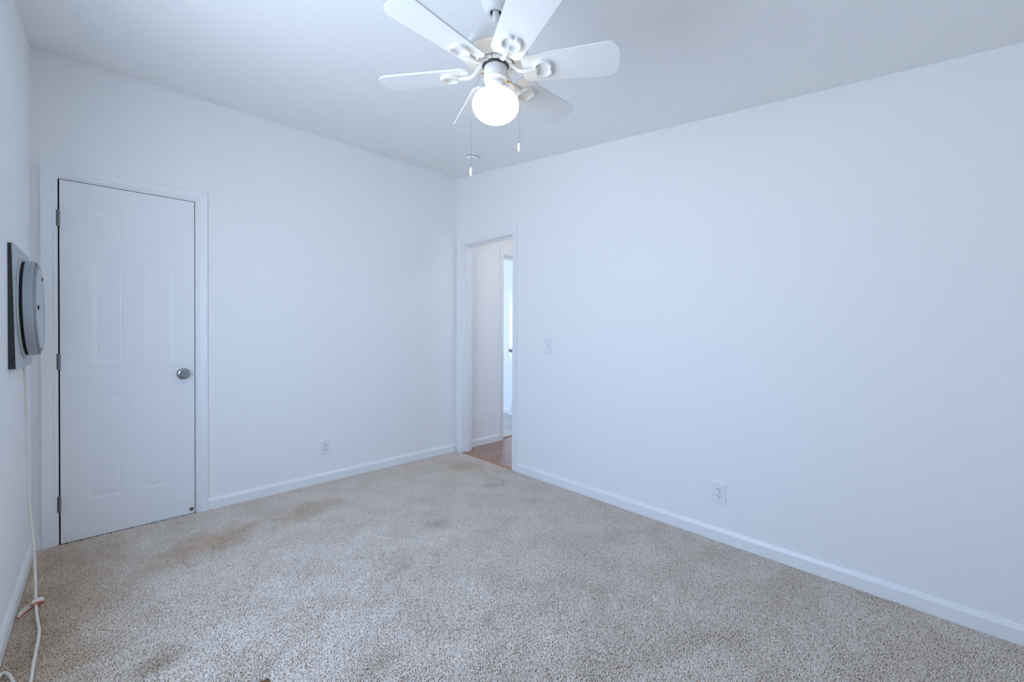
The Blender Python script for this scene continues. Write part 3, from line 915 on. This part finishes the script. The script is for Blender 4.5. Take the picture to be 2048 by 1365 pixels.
st = thing('cable_strap', (-.207, 2.690, .006), 'white fabric cable strap with a red stripe wrapped on the floor cord', 'strap')
def ribbon_bm(path, width, thick, up0, shift=0.0, over=0.0):
    """strip following path; its width runs along the given up vectors"""
    bm = bmesh.new(); P = [Vector(p) for p in path]; m = len(P); rings = []
    for i, p in enumerate(P):
        t = (P[min(i + 1, m - 1)] - P[max(i - 1, 0)]).normalized()
        u = Vector(up0[i] if isinstance(up0, list) else up0); u = (u - t * u.dot(t)).normalized()
        n = t.cross(u)
        c = p + u * shift + n * over
        hw = width / 2; ht = thick / 2
        rings.append([bm.verts.new(c + u * sx + n * sy) for sx, sy in ((-hw, -ht), (hw, -ht), (hw, ht), (-hw, ht))])
    for A, B in zip(rings, rings[1:]):
        for k in range(4): bm.faces.new((A[k], A[(k + 1) % 4], B[(k + 1) % 4], B[k]))
    bm.faces.new(rings[0]); bm.faces.new(rings[-1][::-1])
    return bm
# the loop goes round the cord where it comes down to the carpet, the loose tail lies curved towards the wall
O = Vector((-.207, 2.690, .006))
AX = Vector((.085, -.84, -.535)).normalized()
LX = (Vector((1, 0, 0)) - AX * AX.x).normalized()
LN = LX.cross(AX).normalized()
if LN.z < 0: LN = -LN
LC = Vector((-.2072, 2.675, .0272)) - O + LX * .006
TW = .024
loop = [LC + LX * (.0165 * math.cos(2 * math.pi * i / 28)) + LN * (.0088 * math.sin(2 * math.pi * i / 28)) for i in range(29)]
b = ribbon_bm(loop, TW, .0020, tuple(AX)); link('strap_loop', b, M_strap, st)
b = ribbon_bm(loop, .0052, .0034, tuple(AX), shift=.0088); tag(link('loop_stripe', b, M_red, st), 'red stripe')
tail = catmull([LC + LX * .0150 - LN * .006, LC + LX * .004 - LN * .0110 + AX * .004, Vector((-.2140, 2.6835, .0150)) - O, Vector((-.2297, 2.6705, .0135)) - O, Vector((-.2415, 2.6485, .0130)) - O, Vector((-.2500, 2.6210, .0128)) - O], 6)
ups = []
for i in range(len(tail)):
    f = min(1, i / 12)
    ups.append(tuple((-AX) * (1 - f) + Vector((.05, .38, .92)) * f))
b = ribbon_bm(tail, TW, .0020, ups); link('strap_tail', b, M_strap, st)
b = ribbon_bm(tail, .0046, .0032, ups, shift=-.0078); tag(link('tail_stripe', b, M_red, st), 'red stripe')

# ------------------------------------------------------------------ scrap on the carpet at the lower edge
b = bmesh.new()
pts = [(-.020, -.006), (-.012, .004), (-.002, .007), (.004, .014), (.013, .012), (.018, .003), (.016, -.010), (.004, -.016), (-.010, -.015)]
c0 = b.verts.new((.001, -.002, .006))
ring = [b.verts.new((x, y, .003 + .003 * math.sin(3 * i))) for i, (x, y) in enumerate(pts)]
low = [b.verts.new((x * .96, y * .96, .0005)) for (x, y) in pts]
for i in range(len(pts)):
    j = (i + 1) % len(pts)
    b.faces.new((ring[i], ring[j], c0)); b.faces.new((low[i], low[j], ring[j], ring[i]))
b.faces.new(low[::-1])
o = tag(link('brown_scrap', b, M_leaf, None), 'small brown scrap lying on the carpet at the lower edge', 'scrap')
o.location = (.384, 1.588, .0025); o.rotation_euler = (0, 0, -.75)

# ------------------------------------------------------------------ carpet pile: leaning twisted yarn ends standing on the floor
import numpy as np
rng = np.random.default_rng(11)
def pile(name, dens, m, x0, x1, y0, y1, cut, label, zb=-.007, lean_scale=1.0):
    n = int((x1 - x0) * (y1 - y0) * dens)
    x = rng.uniform(x0, x1, n); y = rng.uniform(y0, y1, n)
    k = cut(x, y); x = x[k]; y = y[k]; n = len(x)
    # neighbouring yarns lean together, plus their own scatter
    fa = 1.6 * np.sin(11.3 * x + 2.3 * np.sin(9.1 * y)) + 1.5 * np.sin(13.7 * y + 1.9 * np.sin(7.9 * x)) + rng.normal(0, 1.6, n)
    lean = lean_scale * (.0024 + .0036 * rng.random(n))
    h = .0076 + .0022 * rng.random(n)
    r = .0014 + .0007 * rng.random(n)
    dx, dy = np.cos(fa), np.sin(fa)
    V = np.zeros((n, 7, 3))
    tw = rng.uniform(0, 2 * np.pi, n)
    for lv, (t, rr) in enumerate(((0.0, 1.0), (0.62, 1.12))):
        off = lean * t ** 1.7
        for c in range(3):
            a = tw + 2 * np.pi * c / 3 + lv * .9
            V[:, lv * 3 + c, 0] = x + dx * off + r * rr * np.cos(a)
            V[:, lv * 3 + c, 1] = y + dy * off + r * rr * np.sin(a)
            V[:, lv * 3 + c, 2] = zb + h * t
    V[:, 6, 0] = x + dx * lean; V[:, 6, 1] = y + dy * lean; V[:, 6, 2] = zb + h * (1 - .10 * rng.random(n))
    base = (np.arange(n) * 7)[:, None]
    quads = np.array([[0, 1, 4, 3], [1, 2, 5, 4], [2, 0, 3, 5]]).reshape(-1)
    tris = np.array([[3, 4, 6], [4, 5, 6], [5, 3, 6]]).reshape(-1)
    loops = np.concatenate([base + quads[None], base + tris[None]], axis=1).reshape(-1)
    tot = np.tile(np.array([4, 4, 4, 3, 3, 3]), n)
    start = np.concatenate([[0], np.cumsum(tot)[:-1]])
    me = bpy.data.meshes.new(name)
    me.vertices.add(n * 7); me.vertices.foreach_set('co', V.reshape(-1).astype(np.float32))
    me.loops.add(len(loops)); me.loops.foreach_set('vertex_index', loops.astype(np.int32))
    me.polygons.add(len(tot)); me.polygons.foreach_set('loop_start', start.astype(np.int32))
    me.update(calc_edges=True)
    me.polygons.foreach_set('use_smooth', np.ones(len(tot), dtype=bool))
    me.materials.append(m)
    o = bpy.data.objects.new(name, me); COL.objects.link(o)
    return tag(o, label, 'carpet', kind='stuff')
pile('carpet_pile', 84000, M_pile, XL + .013, XR - .006, -.75, YB - .004,
     lambda x, y: (y > 1.55 - .89 * x) & ((x < XR - .013) | ((y > D2['y0']) & (y < D2['y1']))) & ((y < YB - .013) | ((x > D1['x0']) & (x < D1['x1']))),
     'beige speckled carpet pile covering the bedroom floor')
